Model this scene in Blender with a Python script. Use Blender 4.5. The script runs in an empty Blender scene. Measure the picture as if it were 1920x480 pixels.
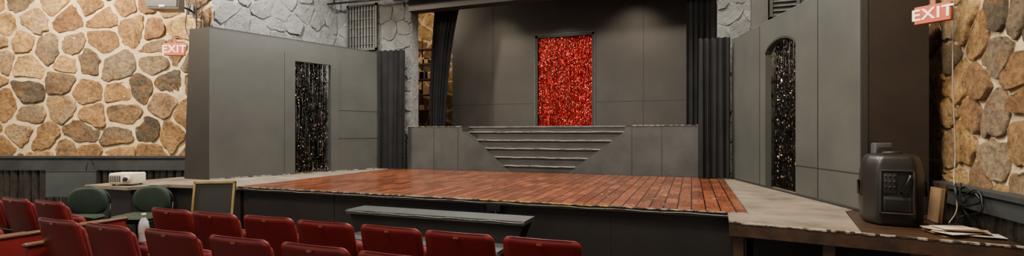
import bpy, math, random
from mathutils import Vector, Matrix, noise
R=random.Random(7)
# ------------------------------------------------------------------ materials
def nodes(name):
    m=bpy.data.materials.new(name); m.use_nodes=True
    nt=m.node_tree; b=nt.nodes['Principled BSDF']; return m,nt,b
def ramp(nt,fac,stops,interp='LINEAR'):
    r=nt.nodes.new('ShaderNodeValToRGB'); e=r.color_ramp.elements; r.color_ramp.interpolation=interp
    while len(e)<len(stops): e.new(.5)
    for i,(p,c) in enumerate(stops):
        e[i].position=p; e[i].color=(c[0],c[1],c[2],1)
    nt.links.new(fac,r.inputs[0]); return r.outputs[0]
def coords(nt,scale=(1,1,1),rot=(0,0,0)):
    t=nt.nodes.new('ShaderNodeTexCoord'); mp=nt.nodes.new('ShaderNodeMapping')
    mp.inputs['Scale'].default_value=scale; mp.inputs['Rotation'].default_value=rot
    nt.links.new(t.outputs['Object'],mp.inputs[0]); return mp.outputs[0]
def noi(nt,co,scale,detail=6,rough=.6):
    n=nt.nodes.new('ShaderNodeTexNoise'); n.inputs['Scale'].default_value=scale
    n.inputs['Detail'].default_value=detail; n.inputs['Roughness'].default_value=rough
    nt.links.new(co,n.inputs['Vector']); return n.outputs[0]
def bump(nt,b,h,strength,dist=.02):
    bp=nt.nodes.new('ShaderNodeBump'); bp.inputs['Strength'].default_value=strength
    bp.inputs['Distance'].default_value=dist
    nt.links.new(h,bp.inputs['Height']); nt.links.new(bp.outputs[0],b.inputs['Normal'])
def mixc(nt,mode,fac,a,bb):
    m=nt.nodes.new('ShaderNodeMix'); m.data_type='RGBA'; m.blend_type=mode
    if isinstance(fac,(int,float)): m.inputs[0].default_value=fac
    else: nt.links.new(fac,m.inputs[0])
    for s,i in ((a,6),(bb,7)):
        if isinstance(s,tuple): m.inputs[i].default_value=(s[0],s[1],s[2],1)
        else: nt.links.new(s,m.inputs[i])
    return m.outputs[2]
def mat(name,c1,c2=None,scale=3,rough=.6,bmp=0,bscale=40,metal=0,stretch=(1,1,1),lo=.35,hi=.65,spec=.5,emit=0,bdist=.01):
    m,nt,b=nodes(name)
    b.inputs['Roughness'].default_value=rough; b.inputs['Metallic'].default_value=metal
    b.inputs['Specular IOR Level'].default_value=spec
    if c2 is None: c2=tuple(x*.85 for x in c1)
    co=coords(nt,stretch)
    col=ramp(nt,noi(nt,co,scale),[(lo,c1),(hi,c2)])
    nt.links.new(col,b.inputs['Base Color'])
    if emit:
        nt.links.new(col,b.inputs['Emission Color']); b.inputs['Emission Strength'].default_value=emit
    if bmp: bump(nt,b,noi(nt,co,bscale),bmp,bdist)
    return m
M={}
M['flat']=mat('painted_flat',(.064,.066,.060),(.042,.045,.041),1.1,.46,.12,60,lo=.3,hi=.7)
M['flat_dark']=mat('painted_flat_dark',(.016,.014,.012),(.011,.010,.009),2,.6,.1,60)
M['flat_brown']=mat('painted_flat_brown',(.018,.011,.008),(.011,.007,.005),2,.5,.1,60)
M['backdrop']=mat('backdrop_paint',(.036,.032,.027),(.023,.020,.018),1.2,.5,.1,50)
M['plat']=mat('platform_paint',(.046,.048,.045),(.025,.027,.025),2.2,.5,.2,30,lo=.3,hi=.7)
M['plat_black']=mat('stage_front_paint',(.013,.011,.009),(.007,.006,.005),2,.5,.2,20)
M['tread']=mat('tread_paint',(.11,.11,.105),(.05,.052,.05),5,.6,.2,20)
M['edge']=mat('worn_edge',(.34,.29,.22),(.035,.03,.027),10,.6,.3,30,lo=.44,hi=.56)
M['edge_y']=mat('worn_yellow_edge',(.50,.32,.04),(.05,.035,.02),10,.6,.3,30,lo=.42,hi=.56)
M['rope']=mat('rope_light_tube',(.40,.35,.30),(.20,.06,.045),7,.4,0,lo=.5,hi=.64)
M['concrete']=mat('scuffed_concrete',(.24,.195,.145),(.11,.09,.07),2.5,.45,.3,18,lo=.3,hi=.7)
M['darkwood']=mat('dark_plank_wood',(.06,.03,.015),(.020,.012,.008),4,.35,.3,12,stretch=(.5,5,1),lo=.35,hi=.65)
M['black_cloth']=mat('black_drape',(.009,.009,.010),(.005,.005,.006),3,.85,.1,80,spec=.25)
M['black_plastic']=mat('black_plastic',(.010,.009,.008),(.007,.006,.006),3,.38,.08,260)
M['black_metal']=mat('black_metal',(.010,.010,.010),None,3,.4,0,metal=.3)
M['grille']=mat('speaker_panel',(.020,.018,.016),(.014,.012,.011),8,.35,.1,90)
M['chrome']=mat('steel',(.6,.6,.6),None,3,.3,0,metal=1)
M['brass']=mat('brass_frame',(.55,.40,.16),(.35,.24,.08),6,.3,0,metal=.9)
M['log']=mat('black_stained_log',(.022,.018,.014),(.007,.006,.005),9,.42,.5,22,stretch=(1,1,.3),lo=.35,hi=.65,bdist=.03)
M['beam']=mat('dark_beam',(.030,.035,.038),(.018,.020,.021),3,.6,.2,30)
M['seat_red']=mat('burgundy_vinyl',(.180,.015,.014),(.130,.010,.010),2.5,.34,.05,120)
M['seat_cush']=mat('burgundy_cloth',(.17,.012,.016),(.12,.01,.012),12,.8,.15,200)
M['wood_arm']=mat('wood_arm',(.14,.06,.03),(.08,.035,.02),6,.35,0,stretch=(8,1,1))
M['green']=mat('green_upholstery',(.010,.028,.015),(.007,.018,.010),6,.75,.2,150)
M['carpet']=mat('dark_carpet',(.030,.018,.015),(.016,.011,.010),9,.95,.3,200)
M['ceiling']=mat('dark_ceiling',(.04,.035,.03),(.025,.022,.02),3,.8)
M['white_pl']=mat('ivory_plastic',(.62,.56,.42),(.54,.47,.35),3,.4,0)
M['lens']=mat('lens_glass',(.03,.03,.04),None,3,.08,0)
M['grey_panel']=mat('grey_panel',(.05,.060,.060),(.038,.045,.046),3,.5,.1,50)
M['paper']=mat('paper',(.62,.56,.48),(.30,.23,.18),9,.7,0)
M['cardboard']=mat('cardboard',(.22,.13,.06),(.14,.08,.04),5,.7,.1)
M['bottle']=mat('bottle_plastic',(.75,.78,.8),(.6,.62,.66),9,.15,0)
M['bottle'].node_tree.nodes['Principled BSDF'].inputs['Transmission Weight'].default_value=.4
M['white_cable']=mat('pale_cable',(.30,.26,.21),None,3,.5,0)
M['exit_red']=mat('exit_sign_face',(.50,.075,.022),(.42,.06,.018),3,.6,0,emit=.12)
M['exit_white']=mat('exit_letter',(.95,.86,.74),None,3,.4,0,emit=.35)
M['exit_case']=mat('exit_case',(.34,.09,.035),None,3,.5,0)
M['mortar']=mat('mortar',(.64,.50,.31),(.44,.33,.19),6,.9,.5,40,bdist=.03)
M['mortar_g']=mat('painted_mortar',(.20,.205,.20),(.14,.145,.14),5,.6,.9,14,bdist=.06)
# stones (per-stone colour attribute)
def stone_mat(name,painted):
    m,nt,b=nodes(name); co=coords(nt)
    a=nt.nodes.new('ShaderNodeAttribute'); a.attribute_name='col'
    if painted:
        n1=ramp(nt,noi(nt,co,4,8,.65),[(.32,(.75,.75,.75)),(.7,(1.2,1.2,1.2))])
        n2=ramp(nt,noi(nt,co,26,6,.7),[(.35,(.8,.8,.8)),(.6,(1.1,1.1,1.1))])
        base=a.outputs['Color']
    else:
        n1=ramp(nt,noi(nt,co,3.0,9,.70),[(.34,(.40,.34,.30)),(.45,(.85,.80,.75)),(.57,(1.05,1.0,.9)),(.68,(1.6,1.5,1.15))])
        n2=ramp(nt,noi(nt,co,18,8,.78),[(.38,(.42,.39,.37)),(.56,(1.15,1.12,1.08))])
        rust=ramp(nt,noi(nt,coords(nt,(1,1,1.6),(0,0,.7)),2.4,7,.7),[(.48,(0,0,0)),(.64,(.65,.65,.65))])
        base=mixc(nt,'MIX',rust,a.outputs['Color'],(.36,.18,.06))
    c=mixc(nt,'MULTIPLY',1.0,base,n1); c=mixc(nt,'MULTIPLY',.9,c,n2)
    nt.links.new(c,b.inputs['Base Color']); b.inputs['Roughness'].default_value=.38 if painted else .6
    bump(nt,b,noi(nt,co,9,12,.75),1.0,.09)
    return m
M['stone']=stone_mat('fieldstone',False); M['stone_g']=stone_mat('painted_fieldstone',True)
# wood floor
def floor_mat():
    m,nt,b=nodes('stage_wood_floor'); co=coords(nt,(1,1,1),(0,0,math.pi/2))
    br=nt.nodes.new('ShaderNodeTexBrick'); nt.links.new(co,br.inputs['Vector'])
    br.inputs['Color1'].default_value=(.215,.072,.034,1); br.inputs['Color2'].default_value=(.095,.029,.016,1)
    br.inputs['Mortar'].default_value=(.012,.005,.004,1); br.inputs['Scale'].default_value=1
    br.inputs['Mortar Size'].default_value=.008; br.inputs['Brick Width'].default_value=.45
    br.inputs['Row Height'].default_value=.15; br.inputs['Bias'].default_value=-.1
    co2=coords(nt,(14,1.5,1)); g=ramp(nt,noi(nt,co2,3,8,.65),[(.3,(.5,.45,.4)),(.65,(1.35,1.3,1.25))])
    c=mixc(nt,'MULTIPLY',.85,br.outputs[0],g)
    co3=coords(nt,(1,1,1)); sc=ramp(nt,noi(nt,co3,7,8,.75),[(.58,(0,0,0)),(.74,(1,1,1))])
    c=mixc(nt,'MIX',mixc(nt,'MULTIPLY',1.0,sc,(.2,.2,.2)),c,(.35,.24,.19))
    nt.links.new(c,b.inputs['Base Color'])
    rr=ramp(nt,noi(nt,co3,2.2,6,.6),[(.3,(.15,.15,.15)),(.7,(.30,.30,.30))])
    nt.links.new(rr,b.inputs['Roughness']); bump(nt,b,br.outputs['Fac'],-.25,.004)
    return m
M['woodfloor']=floor_mat()
def tinsel_mat(name):
    m,nt,b=nodes(name)
    a=nt.nodes.new('ShaderNodeAttribute'); a.attribute_name='col'
    nt.links.new(a.outputs['Color'],b.inputs['Base Color'])
    b.inputs['Metallic'].default_value=.75; b.inputs['Roughness'].default_value=.24
    return m
M['tinsel']=tinsel_mat('foil_tinsel')
# ------------------------------------------------------------------ mesh builder
class MB:
    def __init__(s): s.v=[];s.f=[];s.m=[];s.sm=[];s.c=[];s.M=Matrix.Identity(4);s.mats=[];s.col=(1,1,1)
    def mi(s,k):
        if k not in s.mats: s.mats.append(k)
        return s.mats.index(k)
    def add(s,vs,fs,k,smooth=False):
        o=len(s.v); s.v+= [tuple(s.M@Vector(p)) for p in vs]; i=s.mi(k)
        for f in fs: s.f.append([o+j for j in f]); s.m.append(i); s.sm.append(smooth); s.c.append(s.col)
    def box(s,x0,x1,y0,y1,z0,z1,k):
        s.add([(x0,y0,z0),(x1,y0,z0),(x1,y1,z0),(x0,y1,z0),(x0,y0,z1),(x1,y0,z1),(x1,y1,z1),(x0,y1,z1)],
              [(3,2,1,0),(4,5,6,7),(0,1,5,4),(1,2,6,5),(2,3,7,6),(3,0,4,7)],k)
    def prism(s,poly,z0,z1,k):   # poly xy CCW
        n=len(poly); vs=[(x,y,z0) for x,y in poly]+[(x,y,z1) for x,y in poly]
        s.add(vs,[tuple(range(n))[::-1],tuple(range(n,2*n))]+[(i,(i+1)%n,n+(i+1)%n,n+i) for i in range(n)],k)
    def prism_y(s,poly,y0,y1,k): # poly xz
        n=len(poly); vs=[(x,y0,z) for x,z in poly]+[(x,y1,z) for x,z in poly]
        s.add(vs,[tuple(range(n)),tuple(range(n,2*n))[::-1]]+[((i+1)%n,i,n+i,n+(i+1)%n) for i in range(n)],k)
    def loft(s,rings,k,caps=True,smooth=True,closed=True):
        n=len(rings[0]); vs=[p for r in rings for p in r]; fs=[]
        for a in range(len(rings)-1):
            for i in range(n if closed else n-1):
                j=(i+1)%n; fs.append((a*n+i,a*n+j,(a+1)*n+j,(a+1)*n+i))
        if caps: fs.append(tuple(range(n))[::-1]); fs.append(tuple(range((len(rings)-1)*n,len(rings)*n)))
        s.add(vs,fs,k,smooth)
    def tube(s,pts,r,k,n=8):
        rings=[]; pts=[Vector(p) for p in pts]
        for i,p in enumerate(pts):
            d=(pts[min(i+1,len(pts)-1)]-pts[max(i-1,0)]).normalized()
            up=Vector((0,0,1)) if abs(d.z)<.9 else Vector((1,0,0))
            a=d.cross(up).normalized(); b=a.cross(d)
            rings.append([tuple(p+(a*math.cos(t)+b*math.sin(t))*r) for t in [2*math.pi*q/n for q in range(n)]])
        s.loft(rings,k)
    def rbox(s,x0,x1,y0,y1,z0,z1,r,k,seg=3):   # box rounded in plan and at top/bottom
        rings=[]
        for zz,ins in ((z0,r*.6),(z0+r*.3,r*.18),(z0+r*.7,0),(z1-r*.7,0),(z1-r*.3,r*.18),(z1,r*.6)):
            ring=[]; cr=max(r-ins,.001)
            for cx,cy,a0 in ((x1-r,y1-r,0),(x0+r,y1-r,90),(x0+r,y0+r,180),(x1-r,y0+r,270)):
                for q in range(seg+1):
                    a=math.radians(a0+90*q/seg); ring.append((cx+cr*math.cos(a),cy+cr*math.sin(a),zz))
            rings.append(ring)
        s.loft(rings,k)
    def build(s,name,loc=(0,0,0),rz=0,parent=None,color=False):
        me=bpy.data.meshes.new(name); me.from_pydata(s.v,[],s.f)
        for k in s.mats: me.materials.append(M[k])
        for p,i,q in zip(me.polygons,s.m,s.sm): p.material_index=i; p.use_smooth=q
        if color:
            at=me.color_attributes.new('col','FLOAT_COLOR','CORNER')
            for p,c in zip(me.polygons,s.c):
                for li in p.loop_indices: at.data[li].color=(c[0],c[1],c[2],1)
        me.update()
        ob=bpy.data.objects.new(name,me); bpy.context.scene.collection.objects.link(ob)
        ob.location=loc; ob.rotation_euler=(0,0,rz)
        if parent: ob.parent=parent
        return ob
def inst(ob,loc,rz):
    o=bpy.data.objects.new(ob.name.split('.')[0],ob.data); bpy.context.scene.collection.objects.link(o)
    o.location=loc; o.rotation_euler=(0,0,rz); return o
def frame(p0,p1,z=0):
    """local x along p0->p1, local -y towards the right-hand side of travel (room side), z up"""
    d=Vector((p1[0]-p0[0],p1[1]-p0[1],0)); L=d.length; d.normalize(); n=Vector((-d.y,d.x,0))
    m=Matrix(((d.x,n.x,0,p0[0]),(d.y,n.y,0,p0[1]),(0,0,1,z),(0,0,0,1))); return m,L
# ------------------------------------------------------------------ stone walls
PAL=[(.44,.27,.11),(.54,.35,.14),(.34,.205,.09),(.22,.145,.08),(.33,.22,.12),(.20,.15,.095),(.48,.30,.13),(.38,.23,.10),(.11,.09,.06),(.30,.165,.075),(.60,.42,.19),(.26,.14,.07),(.42,.31,.18),(.50,.34,.17),(.30,.24,.16)]
GPAL=[(.20,.205,.20),(.215,.22,.215),(.18,.185,.18)]
def clip(poly,px,pz,nx,nz):
    out=[];n=len(poly)
    for i in range(n):
        a=poly[i];b=poly[(i+1)%n]; da=(a[0]-px)*nx+(a[1]-pz)*nz; db=(b[0]-px)*nx+(b[1]-pz)*nz
        if da<=0: out.append(a)
        if da*db<0:
            t=da/(da-db); out.append((a[0]+(b[0]-a[0])*t,a[1]+(b[1]-a[1])*t))
    return out
def stone_wall(name,p0,p1,z0,z1,sx,sz,seed,painted=False,thick=.25,gap=.05,build=True,mb=None):
    r=random.Random(seed); mb=mb or MB(); mb.M,L=frame(p0,p1)
    H=z1-z0; nx=max(1,round(L/sx)); nz=max(1,round(H/sz)); sx=L/nx; sz=H/nz; P={}
    for i in range(-1,nx+1):
        for j in range(-1,nz+1):
            P[i,j]=((i+.5+(.25 if j%2 else -.25)+r.uniform(-.42,.42))*sx, z0+(j+.5+r.uniform(-.42,.42))*sz)
    km,ks=('mortar_g','stone_g') if painted else ('mortar','stone')
    mb.box(0,L,0,thick,z0,z1,km)
    for (i,j),c in P.items():
        poly=[(0,z0),(L,z0),(L,z1),(0,z1)]
        for a in range(i-2,i+3):
            for b in range(j-2,j+3):
                q=P.get((a,b))
                if q and (a,b)!=(i,j):
                    dx,dz=q[0]-c[0],q[1]-c[1]; l=math.hypot(dx,dz)+1e-6
                    g=gap*.5*r.uniform(.6,1.7)
                    poly=clip(poly,c[0]+dx*.5-dx/l*g,c[1]+dz*.5-dz/l*g,dx/l,dz/l)
                    if len(poly)<3: break
            if len(poly)<3: break
        if len(poly)<3: continue
        q=[]
        for p in poly:
            if not q or math.hypot(p[0]-q[-1][0],p[1]-q[-1][1])>.06: q.append(p)
        poly=q
        if len(poly)<3: continue
        for w in (.14,.25):
            new=[]
            for a in range(len(poly)):
                p=poly[a];q=poly[(a+1)%len(poly)]
                new+= [(p[0]*(1-w)+q[0]*w,p[1]*(1-w)+q[1]*w),(p[0]*w+q[0]*(1-w),p[1]*w+q[1]*(1-w))]
                if w==.14:
                    new.insert(-1,((p[0]+q[0])/2+r.uniform(-.018,.018),(p[1]+q[1])/2+r.uniform(-.018,.018)))
            poly=new
        cx=sum(p[0] for p in poly)/len(poly); cz=sum(p[1] for p in poly)/len(poly)
        area=max(abs(p[0]-cx) for p in poly)
        if area<.07: continue
        poly=[(p[0]+.04*noise.noise((p[0]*11,p[1]*11,seed)),p[1]+.04*noise.noise((p[0]*11,p[1]*11,seed+5))) for p in poly]
        dep=r.uniform(.012,.045); tx=r.uniform(-.07,.07); tz=r.uniform(-.07,.07)
        base=r.choice(GPAL if painted else PAL); f=r.uniform(.8,1.25) if not painted else r.uniform(.95,1.05); mb.col=tuple(x*f for x in base)
        rings=[]
        for sc,dd in ((1,0),(1.0,.6),(.975,.9),(.93,1),(.78,1.02),(.55,1.03),(.25,1.04)):
            rings.append([(cx+(p[0]-cx)*sc,-(dd*dep+(tx*(p[0]-cx)+tz*(p[1]-cz))*sc*(1 if dd>0 else 0)+(.025*noise.noise((p[0]*sc*6+cx,p[1]*sc*6,seed)) if dd>.7 else 0)),cz+(p[1]-cz)*sc) for p in poly][::-1])
        mb.loft(rings,ks,smooth=True,caps=False)
        n=len(poly); o=len(mb.v)
        mb.f.append(list(range(o-n,o))); mb.m.append(mb.mi(ks)); mb.sm.append(True); mb.c.append(mb.col)
    mb.M=Matrix.Identity(4)
    if build: return mb.build(name,color=True)
    return mb
# room-side is the right-hand side when walking p0 -> p1
stone_wall('wall_left',(-16.0,4.06),(-8.80,6.75),1.05,6.5,.60,.42,3,gap=.05)
stone_wall('wall_left_wing',(-8.80,6.75),(-8.55,10.0),.0,6.5,.55,.38,5,painted=True,gap=.02)
stone_wall('wall_right',(2.52,10.0),(2.52,-2.0),1.0,6.5,.42,.32,11,gap=.035)
mb=stone_wall('p',(-8.6,10.0),(-6.32,10.0),0,6.5,.5,.36,21,painted=True,gap=.02,build=False,thick=.3)
stone_wall('p',(.47,10.0),(2.5,10.0),0,6.5,.5,.36,23,painted=True,gap=.02,build=False,thick=.3,mb=mb)
mb.col=(1,1,1)
mb.box(-6.32,.47,9.85,10.15,4.55,6.5,'backdrop')
mb.build('wall_proscenium',color=True)
def wains(name,p0,p1,z1,zb):
    mb=MB(); mb.M,L=frame(p0,p1)
    mb.box(0,L,-.13,.2,zb,z1,'beam'); mb.box(0,L,-.16,.2,z1-.025,z1+.015,'beam'); mb.box(0,L,-.02,.2,0,zb,'log')
    x=.06
    while x<L-.06:
        r=R.uniform(.055,.075)
        rings=[]
        for z in (0,zb*.33,zb*.66,zb):
            dx=R.uniform(-.01,.01)
            rings.append([(x+dx+r*math.cos(a),-.03+r*math.sin(a)*.9,z) for a in [math.pi+math.pi*q/8 for q in range(9)]])
        mb.loft(rings,'log',caps=False,closed=False); x+=r*2.05
    return mb.build(name)
wains('trim_left',(-16.0,4.0),(-8.86,6.67),1.19,.93)
wains('trim_right',(2.5,9.9),(2.5,-2),1.13,.95)
mb=MB(); mb.box(-17,3.2,-3,15,-.1,0,'carpet'); mb.build('floor')
mb=MB(); mb.box(-17,3.2,-3,15,6.5,6.6,'ceiling'); mb.build('ceiling')
stone_wall('wall_backstage',(-11.0,14.2),(3.0,14.2),1.0,6.5,.6,.45,31)
stone_wall('wall_backstage_side',(-9.8,10.3),(-9.8,14.2),1.0,6.5,.6,.45,33)
# ------------------------------------------------------------------ lower stage
SZ=.8
mb=MB()
mb.box(-6.69,.55,5.6,9.765,SZ-.04,SZ,'woodfloor')
mb.box(-6.69,.55,5.66,9.765,0,SZ-.04,'plat_black')
mb.box(-6.70,.55,5.585,5.66,SZ-.06,SZ-.002,'plat_black')
for i in range(150):   # worn edge strip
    x0=-6.69+7.24*i/150; x1=-6.69+7.24*(i+1)/150
    h=R.uniform(.003,.010); k='edge_y' if 84<i<122 else 'edge'
    mb.box(x0,x1,5.578,5.60,SZ-h-.002,SZ+.002,k)
pts=[(-6.69+7.2*i/70,5.574,SZ-.032+.004*math.sin(i*.9)+R.uniform(-.002,.002)) for i in range(71)]
mb.tube(pts,.003,'rope',6)
for x in (-4.9,-2.5,-.9): mb.box(x,x+.008,5.652,5.66,0,SZ-.06,'flat_dark')
mb.build('stage_platform')
mb=MB()
mb.prism([(-9.25,4.88),(-8.25,4.92),(-8.05,5.42),(-6.705,5.56),(-6.705,9.8),(-8.45,9.9),(-8.68,6.6),(-9.2,6.45)],SZ-.05,SZ,'concrete')
mb.prism([(-9.2,4.95),(-8.3,4.99),(-8.1,5.49),(-6.71,5.63),(-6.71,9.8),(-8.4,9.85),(-8.62,6.55),(-9.15,6.4)],0,SZ-.05,'plat_black')
mb.build('apron_left_stage')
mb=MB()
mb.prism([(.565,5.56),(.36,5.56),(.34,5.02),(1.35,4.84),(1.55,6.1),(1.75,6.35),(.9,9.85),(.565,9.85)],SZ-.04,SZ,'concrete')
mb.prism([(1.355,4.84),(2.33,4.66),(2.33,9.8),(.92,9.8),(1.76,6.35),(1.56,6.1)],SZ-.04,SZ-.001,'darkwood')
mb.M,L=frame((.34,5.02),(2.33,4.66))
mb.box(0,L,-.03,.0,SZ-.13,SZ-.012,'darkwood')
for i in range(60):
    mb.box(L*i/60,L*(i+1)/60,-.035,.005,SZ-R.uniform(.006,.014),SZ+.002,'edge' if R.random()<.85 else 'darkwood')
for x in (.03,.75,1.35,L-.1): mb.box(x,x+.09,.02,.11,0,SZ-.05,'darkwood')
mb.box(0,L,.06,.10,.30,.38,'darkwood')
mb.M=Matrix.Identity(4)
mb.box(.62,2.3,5.7,5.75,0,SZ-.05,'plat_black')
for x in (.9,1.6,2.1): mb.box(x,x+.08,6.5,6.58,0,SZ-.05,'darkwood')
mb.build('apron_right_stage')
# ------------------------------------------------------------------ upper stage with shallow flared steps
UZ=1.8; C=-3.06; TR=.075
hw=lambda z: min(.63+(z-.8)*1.34,1.80)
YB=9.8+TR*5
mb=MB()
mb.prism_y([(-6.3,.8),(C-hw(.8),.8),(C-1.81,1.68),(C-1.81,UZ),(-6.3,UZ)],9.8,YB,'plat')
mb.prism_y([(C+hw(.8),.8),(.12,.8),(.12,UZ),(C+1.81,UZ),(C+1.81,1.68)],9.8,YB,'plat')
mb.box(-6.3,.12,YB,13.9,.8,UZ,'plat'); mb.box(-6.3,.12,9.84,13.9,0,.8,'plat_black')
mb.box(.12,2.45,10.35,13.9,0,UZ,'plat'); mb.box(-9.7,-6.3,10.35,13.9,0,UZ,'plat')
hs=[.94,1.12,1.31,1.49,1.675]
for k,h in enumerate(hs):
    y0=9.79+TR*k; zb=.8 if k==0 else hs[k-1]-.02
    mb.prism_y([(C-hw(zb),zb),(C+hw(zb),zb),(C+hw(h),h),(C-hw(h),h)],y0+.055,YB+.01,'plat')
    mb.box(C-hw(h)+.01,C+hw(h)-.01,y0,YB+.01,h-.022,h+.002,'tread')
    n=60; ph=R.uniform(0,6); w=hw(h)-.02
    pts=[(C-w+2*w*i/n,y0-.006,h-.004+.009*math.sin(i*.40+ph)*math.sin(i*.17+ph)+R.uniform(-.0015,.0015)) for i in range(n+1)]
    mb.tube(pts,.006,'rope',6)
for a,b in ((-6.3,C-1.81),(C+1.81,.12)):
    n=int((b-a)/.06)
    for i in range(n): mb.box(a+(b-a)*i/n,a+(b-a)*(i+1)/n,9.785,9.86,UZ-R.uniform(.004,.012),UZ+.003,'edge')
mb.box(C-1.81,C+1.81,YB-.03,YB+.1,UZ-.03,UZ+.002,'tread')
for x in (-4.98,-1.12,-5.6,-.55): mb.box(x,x+.008,9.794,9.80,.8,UZ-.03,'plat_black')
mb.build('upper_stage_platform')
# ------------------------------------------------------------------ backdrop with doorway
BY=12.0; D0,D1,DT=-3.76,-2.34,4.12; U2=UZ+.006
mb=MB()
mb.box(-6.27,D0,BY,BY+.08,U2,5.9,'backdrop'); mb.box(D1,.30,BY,BY+.08,U2,5.9,'backdrop'); mb.box(D0,D1,BY,BY+.08,DT,5.9,'backdrop')
for a,b in ((D0-.07,D0),(D1,D1+.07)): mb.box(a,b,BY-.03,BY+.1,U2,DT+.07,'flat_dark')
mb.box(D0-.07,D1+.07,BY-.03,BY+.1,DT,DT+.07,'flat_dark')
for a,b in ((D0-.088,D0-.07),(D1+.07,D1+.088)): mb.box(a,b,BY-.034,BY,U2,DT+.08,'tread')
mb.box(D0-.088,D1+.088,BY-.034,BY,DT+.07,DT+.086,'tread')
for x in (-5.05,-1.1): mb.box(x,x+.012,BY-.004,BY,U2,5.9,'flat_dark')
for x0,x1 in ((-6.27,-5.05),(-5.05,D0-.09),(D1+.09,-1.1),(-1.1,.3)): mb.box(x0,x1,BY-.004,BY,2.42,2.432,'flat_dark')
mb.build('wall_backdrop')
# ------------------------------------------------------------------ tinsel curtains
def tinsel(name,p0,p1,z0,z1,colf,n,seg,seed=1,tw=.45):
    r=random.Random(seed); mb=MB(); mb.M,L=frame(p0,p1)
    for layer in range(2):
        for i in range(n):
            x=(i+.5+r.uniform(-.35,.35))*L/n; y=layer*.04+r.uniform(-.015,.015); w=L/n*r.uniform(.6,.95)
            prev=None; ang=r.uniform(-.4,.4); a0=r.uniform(-.5,.5); ph=r.uniform(0,6); tone=r.uniform(.4,1.2)
            for j in range(seg+1):
                z=z1-(z1-z0)*j/seg+r.uniform(-.006,.006)*(0<j<seg); ang=ang*.6+r.uniform(-tw,tw)
                aa=a0+ang; xx=x+.006*math.sin(z*4+ph); c,s_=math.cos(aa)*w/2,math.sin(aa)*w/2
                cur=[(xx-c,y-s_+r.uniform(-.004,.004),z),(xx+c,y+s_+r.uniform(-.004,.004),z)]
                if prev:
                    mb.col=colf(r,tone); mb.add(prev+[cur[1],cur[0]],[(0,1,2,3)],'tinsel')
                prev=cur
    mb.M=Matrix.Identity(4)
    return mb.build(name,color=True)
def redc(r,t):
    q=r.random()
    if q<.06: return (1.0,.40,.32)
    if q<.14: return (1.0,.07,.05)
    if q<.38: return (.12*t,.001,.002)
    return (r.uniform(.42,.72)*t,.005,.010)
def blkc(r,t):
    q=r.random()
    if q<.018: return (.75,.66,.48)
    if q<.042: return (.42,.20,.07)
    if q<.06: return (.20,.18,.15)
    return (.006*t,.006*t,.006*t)
tinsel('red_tinsel_curtain',(D0+.01,BY+.02),(D1-.01,BY+.02),UZ+.02,DT-.01,redc,90,100,seed=4,tw=.65)
# ------------------------------------------------------------------ side flats
def side_flat(name,p0,p1,H,a,b,zt,arch,parts):
    mb=MB(); mb.M,L=frame(p0,p1); z0=SZ+.005; T=.09
    mb.box(0,a,0,T,z0,H,'flat'); mb.box(b,L,0,T,z0,H,'flat')
    if arch:
        n=12; pts=[]
        for i in range(n+1):
            s=i/n; pts.append((a+(b-a)*s, zt-arch+arch*math.sin(math.pi*s)**.6 if 0<s<1 else zt-arch))
        mb.prism_y(pts+[(b,H),(a,H)],0,T,'flat')
        for i in range(n):
            (x0,q0),(x1,q1)=pts[i],pts[i+1]
            mb.add([(x0,-.006,q0),(x1,-.006,q1),(x1,-.006,q1+.03),(x0,-.006,q0+.03)],[(0,1,2,3)],'flat_dark')
    else: mb.box(a,b,0,T,zt,H,'flat')
    parts(mb,L,z0,T)
    mb.M=Matrix.Identity(4); return mb,mb.build(name)
LN,LF=(-8.15,6.2),(-7.0,9.62)
def lp(mb,L,z0,T):
    H=3.56
    mb.box(1.36,1.575,-.012,0,z0,3.29,'flat'); mb.box(2.37,2.56,-.012,0,z0,3.29,'flat'); mb.box(1.575,2.37,-.012,0,3.13,3.29,'flat')
    mb.box(2.56,L,-.006,0,1.52,1.530,'flat_dark'); mb.box(2.56,L,-.006,0,2.15,2.158,'flat_dark')
    mb.box(.0,L,-.004,T+.004,H,H+.012,'flat_dark')
    mb.box(.002,L,-.015,0,z0,z0+.012,'edge')
    mb.M=Matrix.Identity(4)
    mb.prism_y([(-8.80,z0),(-8.155,z0),(-8.155,H),(-8.66,H)],6.2,6.28,'flat_dark')
side_flat('flat_left_stage',LN,LF,3.56,1.575,2.37,3.13,0,lp)
fm,_=frame(LN,LF)
def loc2(fm,x,y): p=fm@Vector((x,y,0)); return (p.x,p.y)
tinsel('black_tinsel_curtain',loc2(fm,1.59,.12),loc2(fm,2.36,.12),SZ+.03,3.15,blkc,40,90,seed=8)
RF,RN=(.70,9.75),(1.706,6.13)
def rp(mb,L,z0,T):
    H=3.36
    mb.box(1.2,1.212,-.005,0,z0,H,'flat_dark'); mb.box(2.9,2.912,-.005,0,z0,H,'flat_dark')
    mb.box(2.35,L,-.005,0,1.2,1.21,'flat_dark')
    mb.box(0,L,-.004,T+.004,H,H+.012,'tread')
    mb.box(0,L,-.02,0,z0,z0+.02,'flat_dark')
    mb.M=Matrix.Identity(4)
    mb.box(1.712,2.29,6.13,6.2,z0,H+1.8,'flat_brown'); mb.box(1.700,1.76,6.115,6.19,z0,H+1.8,'flat_dark')
side_flat('flat_right_stage',RF,RN,3.36,1.41,2.35,3.02,.16,rp)
fm,_=frame(RF,RN)
tinsel('black_tinsel_curtain',loc2(fm,1.42,.13),loc2(fm,2.34,.13),SZ+.03,3.05,blkc,46,90,seed=9)
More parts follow.
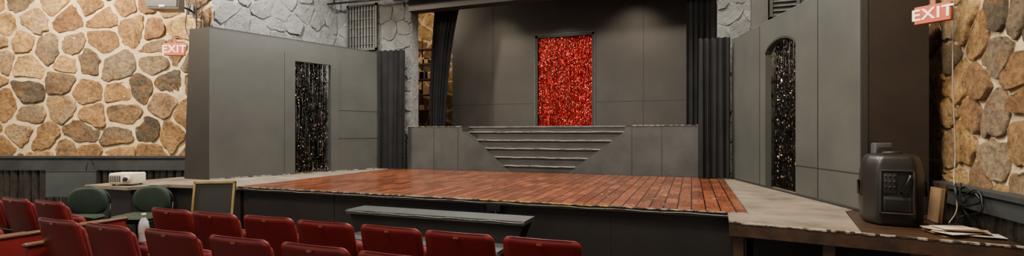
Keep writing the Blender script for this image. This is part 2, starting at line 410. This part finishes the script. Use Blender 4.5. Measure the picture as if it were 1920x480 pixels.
# ------------------------------------------------------------------ black drapes
def drape(name,p0,p1,z0,z1,folds,amp,seed,shape=None):
    r=random.Random(seed); mb=MB(); mb.M,L=frame(p0,p1); nx=folds*10; nz=24; vs=[];fs=[]
    ph=[r.uniform(0,6) for _ in range(4)]
    for j in range(nz+1):
        s=j/nz; z=z1+(z0-z1)*s
        xo,ws=(0,1) if shape is None else shape(s)
        for i in range(nx+1):
            t=i/nx
            am=amp*(.55+.45*s)*(.7+.3*math.sin(t*9+ph[0]))
            tt=t+.012*math.sin(s*3+t*20+ph[1])
            y=am*math.sin(tt*folds*2*math.pi+ph[2]+.5*math.sin(t*5+ph[3]))+.25*am*math.sin(tt*folds*4.7*math.pi+s*2)
            vs.append((xo+t*L*ws,y,z+(.012*math.sin(t*folds*6.28) if j==0 else 0)))
    for j in range(nz):
        for i in range(nx):
            a=j*(nx+1)+i; fs.append((a,a+nx+1,a+nx+2,a+1))
    mb.add(vs,fs,'black_cloth',True)
    return mb.build(name)
drape('black_drape',(-6.96,9.58),(-6.28,9.66),SZ+.02,3.60,5,.05,1)
drape('black_drape',(.12,9.60),(.66,9.60),SZ+.02,3.40,5,.045,2)
drape('black_drape',(-6.10,10.7),(-5.35,10.7),UZ+.02,4.9,6,.06,3,shape=lambda s:(-.12*s-.06*math.sin(s*3),1-.42*s**.7))
drape('black_drape',(-.10,10.7),(.55,10.7),UZ+.02,5.2,6,.06,5)
# ------------------------------------------------------------------ vents
def vent(name,x0,x1,z0,z1,y,vert):
    mb=MB(); f=.05
    mb.box(x0,x1,y-.06,y,z0,z0+f,'plat'); mb.box(x0,x1,y-.06,y,z1-f,z1,'plat')
    mb.box(x0,x0+f,y-.06,y,z0,z1,'plat'); mb.box(x1-f,x1,y-.06,y,z0,z1,'plat'); mb.box(x0,x1,y-.01,y,z0,z1,'black_metal')
    if vert:
        n=9
        for i in range(n):
            x=x0+f+(x1-x0-2*f)*(i+.5)/n; mb.box(x-.015,x+.015,y-.045,y-.01,z0+f,z1-f,'tread')
        for i in range(5):
            z=z0+f+(z1-z0-2*f)*(i+.5)/5; mb.box(x0+f,x1-f,y-.05,y-.03,z-.008,z+.008,'plat')
    else:
        n=int((z1-z0)/.09)
        for i in range(n):
            z=z0+f+(z1-z0-2*f)*(i+.5)/n
            mb.add([(x0+f,y-.055,z-.03),(x1-f,y-.055,z-.03),(x1-f,y-.01,z+.02),(x0+f,y-.01,z+.02)],[(0,1,2,3)],'tread')
    mb.build(name)
vent('wall_vent',-8.14,-7.24,3.70,4.85,9.93,True)
vent('wall_vent',1.34,1.82,3.72,4.9,9.93,False)
mb=MB(); mb.box(1.03,1.30,9.78,9.92,3.0,6.4,'plat'); mb.box(1.01,1.32,9.76,9.92,3.55,3.6,'plat'); mb.build('vent_duct')
mb=MB(); mb.box(-6.5,.6,9.45,9.55,4.72,5.2,'plat'); mb.box(-6.45,-6.35,9.55,9.9,4.9,5.0,'plat'); mb.box(.3,.4,9.55,9.9,4.9,5.0,'plat'); mb.build('header_beam')
mb=MB(); mb.tube([(-8.5,9.6,4.86),(-6.5,9.6,4.82)],.025,'black_metal'); mb.tube([(-8.3,9.6,4.86),(-8.3,9.6,6.5)],.015,'black_metal'); mb.build('lighting_pipe')
mb=MB()
for z in (2.3,2.75,3.2,3.65,4.1): mb.box(-8.3,-6.9,12.2,12.6,z,z+.03,'darkwood')
for x in (-8.3,-7.6,-6.93):
    for y in (12.2,12.57): mb.box(x,x+.03,y,y+.03,UZ+.003,4.5,'black_metal')
for i in range(14):
    x=R.uniform(-8.2,-7.1); z=R.choice((2.33,2.78,3.23,3.68)); w=R.uniform(.1,.22); h=R.uniform(.1,.3)
    mb.box(x,x+w,12.25,12.25+w,z,z+h,R.choice(('cardboard','grey_panel','seat_cush','black_plastic')))
mb.build('wing_shelf')
# ------------------------------------------------------------------ theatre seats
def make_seat():
    mb=MB()
    def shell(hwid,zb,zt,yb,yt,th,r,curv,k,tap=.03):
        rings=[]; zs=[zb,zb+.01]+[zb+(zt-r-zb)*q/4 for q in range(1,5)]+[zt-r+r*math.sin(a) for a in (.35,.7,1.0,1.25,1.42,1.53)]
        for z in zs:
            s=(z-zb)/(zt-zb); h=hwid-tap*(1-s)
            if z>zt-r: h=h-r*(1-math.sqrt(max(0,1-((z-(zt-r))/r)**2)))
            t=th*(1 if z<zt-.03 else max(.35,(zt-z)/.03)); y=yb+(yt-yb)*s
            ring=[]; n=10
            for i in range(n+1):
                x=-h+2*h*i/n; e=.55 if i in(0,n) else 1
                ring.append((x,y-t/2*e+curv*(x/hwid)**2,z))
            for i in range(n,-1,-1):
                x=-h+2*h*i/n; e=.55 if i in(0,n) else 1
                ring.append((x,y+t/2*e+curv*(x/hwid)**2,z))
            rings.append(ring)
        mb.loft(rings,k)
    shell(.303,.30,.858,-.01,-.13,.034,.055,.022,'seat_red',tap=-.012)
    shell(.265,.42,.81,.03,-.08,.05,.06,.03,'seat_cush')
    shell(.25,.36,.66,.16,.10,.075,.06,.0,'seat_cush',tap=0)
    mb.box(-.23,.23,.20,.215,.37,.62,'black_metal')
    for sx in (-1,1):
        x=sx*.328
        mb.box(x-.012,x+.012,.04,.14,.03,.58,'black_metal')
        mb.rbox(x-.024,x+.024,.03,.28,.565,.60,.02,'wood_arm')
        mb.box(x-.03,x+.03,-.05,.22,0,.03,'black_metal')
        mb.box(min(x,sx*.25),max(x,sx*.25),.05,.08,.44,.50,'black_metal')
    mb.box(-.022,.022,-.154,-.146,.812,.826,'brass')
    return mb
seat=make_seat().build('theater_seat',loc=(-1.05,3.53,0),rz=0)
rA=[-1.73,-2.38,-3.06,-3.75,-4.42,-5.07]
for i,x in enumerate(rA): inst(seat,(x,3.53+R.uniform(-.015,.015),0),R.uniform(-.03,.03))
for x in (-7.0,-7.68,-8.36): inst(seat,(x,3.45,0),-.03)
for x in (-5.43,-4.72,-3.96,-3.21,-2.49,-1.80,-1.12,-.42): inst(seat,(x,2.77+R.uniform(-.015,.015),0),R.uniform(-.03,.03))
for x in (-6.95,-7.64): inst(seat,(x,2.7,0),-.03)
mb=MB(); mb.prism([(-.02,0),(.02,0),(.02,.5),(-.02,.5)],.04,.57,'seat_red'); mb.rbox(-.035,.035,-.03,.53,.57,.61,.022,'wood_arm'); mb.box(-.03,.03,.1,.4,0,.04,'black_metal')
p=mb.build('seat_row_end_panel',loc=(-5.83,2.62,0)); 
inst(p,(-6.56,3.38,0),0); inst(p,(-6.50,2.60,0),0)
# ------------------------------------------------------------------ green chairs
def green_chair():
    mb=MB(); n=24; rings=[]
    for q,(s,dy) in enumerate(((.8,-.03),(.95,-.028),(1,-.01),(1,.012),(.9,.025))):
        rings.append([(.27*s*abs(math.cos(a))**.75*math.copysign(1,math.cos(a)),.24+dy-.03*math.cos(a)**2,.665+.20*s*abs(math.sin(a))**.75*math.copysign(1,math.sin(a))) for a in [2*math.pi*i/n for i in range(n)]])
    mb.loft(rings,'green')
    mb.tube([(.275*math.cos(a),.262,.665+.205*math.sin(a)) for a in [math.pi*(-.05+1.1*i/20) for i in range(21)]],.010,'black_metal')
    mb.rbox(-.27,.27,-.25,.22,.42,.49,.06,'green')
    mb.rbox(-.25,.25,-.23,.20,.40,.425,.05,'black_metal')
    for sx in (-1,1):
        mb.tube([(sx*.27,.27,.66),(sx*.27,.25,.42),(sx*.27,.29,.02)],.012,'black_metal')
        mb.tube([(sx*.27,.25,.41),(sx*.27,-.22,.41),(sx*.27,-.25,.02)],.012,'black_metal')
    return mb
gc=green_chair().build('green_stacking_chair',loc=(-8.02,4.12,0),rz=.42)
inst(gc,(-7.35,4.55,0),.35)
# ------------------------------------------------------------------ access steps / bench in front of stage
mb=MB()
mb.box(-4.08,-1.70,4.93,5.30,.635,.68,'grey_panel')
mb.prism_y([(-3.95,.40),(-1.82,.40),(-1.72,.635),(-4.05,.635)],4.97,5.28,'plat_black')
mb.box(-3.9,-1.88,4.60,5.28,.36,.41,'grey_panel'); mb.box(-3.85,-1.93,4.66,5.28,.2,.36,'plat_black')
mb.box(-3.9,-1.88,4.26,5.28,.16,.20,'grey_panel'); mb.box(-3.85,-1.93,4.32,5.28,0,.16,'plat_black')
for z,y,a,b in ((.675,4.926,-4.08,-1.70),(.405,4.596,-3.9,-1.88),(.195,4.256,-3.9,-1.88)):
    mb.tube([(a+(b-a)*i/40,y,z-.012+.004*math.sin(i*.8)+R.uniform(-.002,.002)) for i in range(41)],.0035,'rope',6)
mb.build('stage_access_steps')
mb=MB(); mb.box(-2.42,-2.24,5.56,5.585,.66,.74,'black_metal'); mb.tube([(-2.3,5.55,.66),(-2.2,5.53,.5),(-2.25,5.55,.2),(-2.0,5.5,.02)],.008,'black_metal'); mb.build('cable_outlet')
# ------------------------------------------------------------------ framed board on stand
mb=MB(); w,h=.28,.25; lean=Matrix.Rotation(math.radians(-10),4,'X')
mb.M=Matrix.Translation((0,0,.70))@lean
mb.box(-w,w,0,.03,-h,h,'flat_dark')
for a in ((-w,-w+.03,-h,h),(w-.03,w,-h,h),(-w,w,-h,-h+.03),(-w,w,h-.03,h)): mb.box(a[0],a[1],-.015,0,a[2],a[3],'brass')
mb.M=Matrix.Identity(4)
mb.tube([(-.2,.03,.5),(-.24,-.12,0)],.014,'black_metal'); mb.tube([(.2,.03,.5),(.24,-.12,0)],.014,'black_metal'); mb.tube([(0,.08,.75),(0,.30,0)],.014,'black_metal')
mb.build('framed_board_easel',loc=(-6.42,4.95,0),rz=math.radians(28))
# ------------------------------------------------------------------ grey display panel on stand
mb=MB()
mb.box(-.40,.40,-.015,.02,.58,1.0,'grey_panel'); mb.box(-.41,.41,-.02,.025,1.0,1.015,'beam'); mb.box(-.41,.41,-.02,.025,.57,.585,'beam')
for x in (-.2,.25): mb.tube([(x,.03,.62),(x,.04,0)],.014,'black_metal')
for x in (-.2,.25): mb.tube([(x,-.2,.012),(x,.25,.012)],.012,'black_metal')
mb.tube([(.25,0,1.0),(.28,-.02,1.12),(.33,0,1.2),(.35,.03,1.1)],.006,'black_metal')
mb.build('display_panel_stand',loc=(-9.75,4.95,0),rz=math.radians(22))
mb=MB(); mb.rbox(-.17,.22,-.15,.15,.02,.2,.03,'white_pl'); 
mb.M=Matrix.Translation((.14,-.15,.11))@Matrix.Rotation(math.pi/2,4,'X'); mb.loft([[(.055*math.cos(a),.055*math.sin(a),z) for a in [2*math.pi*i/20 for i in range(20)]] for z in (-.01,.04)],'white_pl'); mb.loft([[(.04*math.cos(a),.04*math.sin(a),z) for a in [2*math.pi*i/20 for i in range(20)]] for z in (.03,.045)],'lens')
mb.M=Matrix.Identity(4)
for i in range(6): mb.box(-.14+.03*i,-.125+.03*i,-.153,-.149,.06,.16,'black_plastic')
for x in (-.12,.16):
    for y in (-.1,.1): mb.box(x-.015,x+.015,y-.015,y+.015,0,.025,'black_plastic')
mb.build('projector',loc=(-8.62,5.12,SZ+.002),rz=math.radians(20))
mb=MB(); prof=[(.001,0),(.036,.003),(.039,.02),(.036,.05),(.039,.08),(.039,.155),(.033,.19),(.018,.215),(.014,.225),(.014,.24)]
circ=lambda r,z:[(r*math.cos(a),r*math.sin(a),z) for a in [2*math.pi*i/20 for i in range(20)]]
mb.loft([circ(r,z) for r,z in prof],'bottle')
mb.loft([circ(r,z) for r,z in ((.018,.235),(.018,.258),(.013,.262))],'white_pl')
mb.loft([circ(r,z) for r,z in ((.0402,.09),(.0402,.15))],'paper',caps=False)
mb.build('water_bottle',loc=(-4.60,2.875,.662))
# ------------------------------------------------------------------ PA speaker (rear towards the audience)
def pa():
    mb=MB(); rings=[]
    def ring(z,ins):
        pts=[(-.13,-.17),(.13,-.17),(.21,-.02),(.215,.17),(-.215,.17),(-.21,-.02)]
        out=[];n=len(pts)
        for i in range(n):
            p=Vector(pts[i]);a=Vector(pts[i-1]);b=Vector(pts[(i+1)%n]); r=.035
            u=p+(a-p).normalized()*r; w=p+(b-p).normalized()*r
            for q in range(5):
                t=q/4; v=u*(1-t)**2+p*2*t*(1-t)+w*t*t; v=v*(1-ins/.2); out.append((v.x,v.y,z))
        return out
    for z,i in ((0,.03),(.012,.012),(.04,0),(.20,-.006),(.34,-.006),(.46,-.002),(.56,.008),(.61,.02),(.64,.036),(.655,.06),(.66,.09)): rings.append(ring(z,i))
    mb.loft(rings,'black_plastic')
    for a in ((-.118,-.100,.11,.52),(.100,.118,.11,.52),(-.118,.118,.11,.128),(-.118,.118,.502,.52)):
        mb.rbox(a[0],a[1],-.20,-.165,a[2],a[3],.008,'grille')
    mb.box(-.10,.10,-.182,-.165,.128,.502,'black_metal')
    mb.rbox(-.092,.0,-.19,-.18,.30,.49,.006,'grille'); mb.rbox(-.092,.092,-.19,-.18,.14,.27,.006,'grille')
    mb.tube([(.03,-.18,.31),(.03,-.215,.32),(.08,-.215,.47),(.08,-.18,.48)],.012,'black_plastic')
    for i in range(3):
        for j in range(3):
            x=-.078+.030*i; z=.46-.05*j
            mb.tube([(x,-.188,z),(x,-.20,z)],.008,'black_plastic',10)
    for i in range(7): mb.box(-.08,.08,-.195,-.188,.155+.014*i,.161+.014*i,'black_plastic')
    for s in (-1,1): mb.tube([(s*.20,.0,.25),(s*.235,.02,.27),(s*.235,.02,.40),(s*.20,.0,.42)],.012,'black_plastic')
    mb.box(-.19,.19,.172,.185,.04,.62,'grille')
    mb.tube([(-.07,.02,.65),(-.06,.02,.675),(.06,.02,.675),(.07,.02,.65)],.012,'black_plastic')
    return mb
o=pa().build('pa_speaker',loc=(1.75,5.42,SZ+.004),rz=math.radians(-8)); o.scale=(1.08,1.05,.98)
mb=MB(); mb.rbox(-.08,.08,-.06,.06,0,.74,.02,'beam'); mb.rbox(-.065,.065,-.064,-.05,.5,.7,.01,'black_plastic'); mb.build('equipment_case',loc=(1.83,5.95,SZ+.003))
mb=MB()
mb.prism([(-.28,-.16),(.28,-.16),(.2,.14),(-.2,.14)],0,.34,'black_plastic'); mb.box(-.26,.26,-.172,-.16,.03,.31,'grille'); mb.box(-.05,.05,-.176,-.172,.03,.06,'chrome')
mb.tube([(0,.1,.17),(0,.62,.17)],.02,'black_metal'); mb.box(-.07,.07,.6,.64,.08,.26,'black_metal')
mb.build('wall_speaker',loc=(-8.87,5.96,3.86),rz=math.radians(22))
# ------------------------------------------------------------------ cables
def cable(name,lines):
    mb=MB()
    for pts,r,k in lines:
        out=[];P=[Vector(p) for p in pts]
        for i in range(len(P)-1):
            p0=P[max(i-1,0)];p1=P[i];p2=P[i+1];p3=P[min(i+2,len(P)-1)]
            for q in range(8):
                t=q/8; out.append(.5*((2*p1)+(-p0+p2)*t+(2*p0-5*p1+4*p2-p3)*t*t+(-p0+3*p1-3*p2+p3)*t**3))
        out.append(P[-1]); mb.tube(out,r,k,6)
    return mb.build(name)
wl=lambda s,off,z:(lambda d:(d[0],d[1],z))((-8.80-s*.9367+off*.35,6.75-s*.3502-off*.9367))
cable('hanging_cable',[([wl(.25,.12,4.3),wl(.22,.12,3.6),wl(.3,.12,3.1),wl(.16,.12,2.3),wl(.2,.13,1.6),wl(.12,.15,1.25)],.012,'black_metal'),
 ([wl(.35,.14,4.2),wl(.42,.14,3.7),wl(.28,.12,3.3),wl(.3,.12,2.9),wl(.18,.12,2.0),wl(.22,.13,1.22)],.009,'black_metal'),
 ([wl(.1,.14,4.2),wl(.12,.14,3.5),wl(.02,.12,3.0),wl(.08,.12,2.2),wl(.06,.13,1.22)],.010,'black_metal')])
cable('hanging_cable',[([(2.40,5.95,4.0),(2.41,5.93,3.0),(2.39,5.9,2.2),(2.41,5.9,1.5),(2.36,5.8,1.2),(2.3,5.6,.95),(2.2,5.5,.82)],.005,'white_cable'),
 ([(2.33,5.7,1.16),(2.28,5.5,1.0),(2.34,5.3,1.05),(2.30,5.45,1.16),(2.32,5.65,1.04),(2.3,5.4,.9)],.009,'black_metal'),
 ([(2.33,5.6,1.18),(2.27,5.45,1.08),(2.32,5.3,1.15),(2.30,5.2,.98),(2.25,5.4,.9),(2.1,5.2,.815)],.007,'black_metal')])
mb=MB(); mb.M=Matrix.Rotation(math.radians(5),4,'Y')
mb.box(0,.03,0,.22,0,.32,'cardboard'); mb.box(.035,.055,.02,.24,0.004,.36,'darkwood'); mb.build('leaning_boards',loc=(2.14,5.55,SZ+.006))
mb=MB()
for i in range(14):
    mb.M=Matrix.Translation((R.uniform(-.12,.12),R.uniform(-.07,.07),.004*i+.001))@Matrix.Rotation(R.uniform(-.6,.6),4,'Z')
    mb.box(-.13,.13,-.09,.09,0,.003,'paper' if i%3 else 'cardboard')
mb.M=Matrix.Identity(4); mb.build('paper_stack',loc=(2.08,5.0,SZ))
mb=MB()
for i in range(16):
    x=R.uniform(-1.2,.3); y=R.uniform(5.9,8.5)
    mb.M=Matrix.Translation((x,y,SZ+.0008))@Matrix.Rotation(R.uniform(0,3),4,'Z'); mb.box(-.05,.05,-.01,.01,0,.0015,'edge')
mb.M=Matrix.Identity(4); mb.build('floor_tape_marks')
# ------------------------------------------------------------------ exit signs
def exit_sign(loc,rz,w,h,roll=0):
    e=bpy.data.objects.new('exit_sign',None); bpy.context.scene.collection.objects.link(e)
    mb=MB(); mb.rbox(-w/2,w/2,-.025,.025,-h/2,h/2,.012,'exit_case'); mb.box(-w/2+.008,w/2-.008,-.028,-.024,-h/2+.008,h/2-.008,'exit_red')
    mb.box(-.02,.02,-.01,.01,h/2,h/2+.12,'exit_case') ; mb.box(-.06,.06,-.02,.16,h/2+.1,h/2+.12,'exit_case')
    mb.build('housing',parent=e)
    cu=bpy.data.curves.new('letters','FONT'); cu.body='EXIT'; cu.align_x='CENTER'; cu.align_y='CENTER'; cu.size=h*.86; cu.extrude=.002; cu.offset=h*.014; cu.space_character=1.08
    t=bpy.data.objects.new('letters',cu); bpy.context.scene.collection.objects.link(t); cu.materials.append(M['exit_white'])
    t.rotation_euler=(math.pi/2,0,0); t.location=(0,-.031,0); t.parent=e
    e.location=loc; e.rotation_euler=(0,roll,rz); return e
exit_sign((2.17,5.72,2.785),math.radians(-42),.29,.175)
exit_sign((-9.12,6.25,3.22),math.radians(24),.38,.235)
# ------------------------------------------------------------------ lights
def area(name,loc,tgt,size,power,col):
    l=bpy.data.lights.new(name,'AREA'); l.size=size; l.energy=power; l.color=col
    o=bpy.data.objects.new(name,l); bpy.context.scene.collection.objects.link(o); o.location=loc
    o.rotation_euler=(Vector(tgt)-Vector(loc)).to_track_quat('-Z','Y').to_euler(); return o
def spot(name,loc,tgt,power,col,ang,blend=.6,rad=.08):
    l=bpy.data.lights.new(name,'SPOT'); l.energy=power; l.color=col; l.spot_size=math.radians(ang); l.spot_blend=blend; l.shadow_soft_size=rad
    o=bpy.data.objects.new(name,l); bpy.context.scene.collection.objects.link(o); o.location=loc
    o.rotation_euler=(Vector(tgt)-Vector(loc)).to_track_quat('-Z','Y').to_euler(); return o
W=(1,.84,.62); N=(1,.93,.83)
area('ceiling_light_stage',(-3.1,7.9,6.2),(-3.1,8.0,0),1.8,650,N)
area('ceiling_light_house',(-3.5,2.0,6.2),(-3.3,3.5,0),2.5,480,N)
area('ceiling_light_left',(-9.8,3.0,5.6),(-11,6,2.6),1.0,740,W)
area('ceiling_light_right',(-.2,3.4,5.8),(2.6,5.2,2.0),.8,430,W)
spot('spot_flat_left',(-4.6,6.2,6.1),(-7.6,8.2,2.2),740,N,70)
spot('spot_flat_right',(-1.8,6.0,6.1),(1.1,8.0,2.2),660,N,70)
spot('spot_wing_wall_left',(-7.6,6.9,5.7),(-8.7,7.4,4.3),1100,N,130)
spot('spot_wing_wall_right',(.9,8.3,6.0),(1.5,10,4.3),220,N,120)
spot('backdrop_light_a',(-4.9,10.25,5.35),(-4.9,12,3.35),200,W,62,1)
spot('backdrop_light_b',(-1.3,10.25,5.35),(-1.3,12,3.35),200,W,62,1)
spot('backdrop_light_c',(-3.05,10.2,5.3),(-3.05,12,3.0),300,N,50,1)
l=bpy.data.lights.new('wing_light','POINT'); l.energy=260; l.color=W; l.shadow_soft_size=.1
o=bpy.data.objects.new('wing_light',l); bpy.context.scene.collection.objects.link(o); o.location=(-7.6,11.2,5.2)
w=bpy.data.worlds.new('World'); bpy.context.scene.world=w; w.use_nodes=True
w.node_tree.nodes['Background'].inputs[0].default_value=(1,.93,.85,1); w.node_tree.nodes['Background'].inputs[1].default_value=.6
# ------------------------------------------------------------------ camera
c=bpy.data.cameras.new('camera'); c.sensor_width=36; c.lens=900/1920*36; c.shift_y=10/1920; c.clip_start=.05
co=bpy.data.objects.new('camera',c); bpy.context.scene.collection.objects.link(co)
co.location=(0,0,1.64); co.rotation_euler=(math.pi/2,0,math.radians(20.5)); bpy.context.scene.camera=co
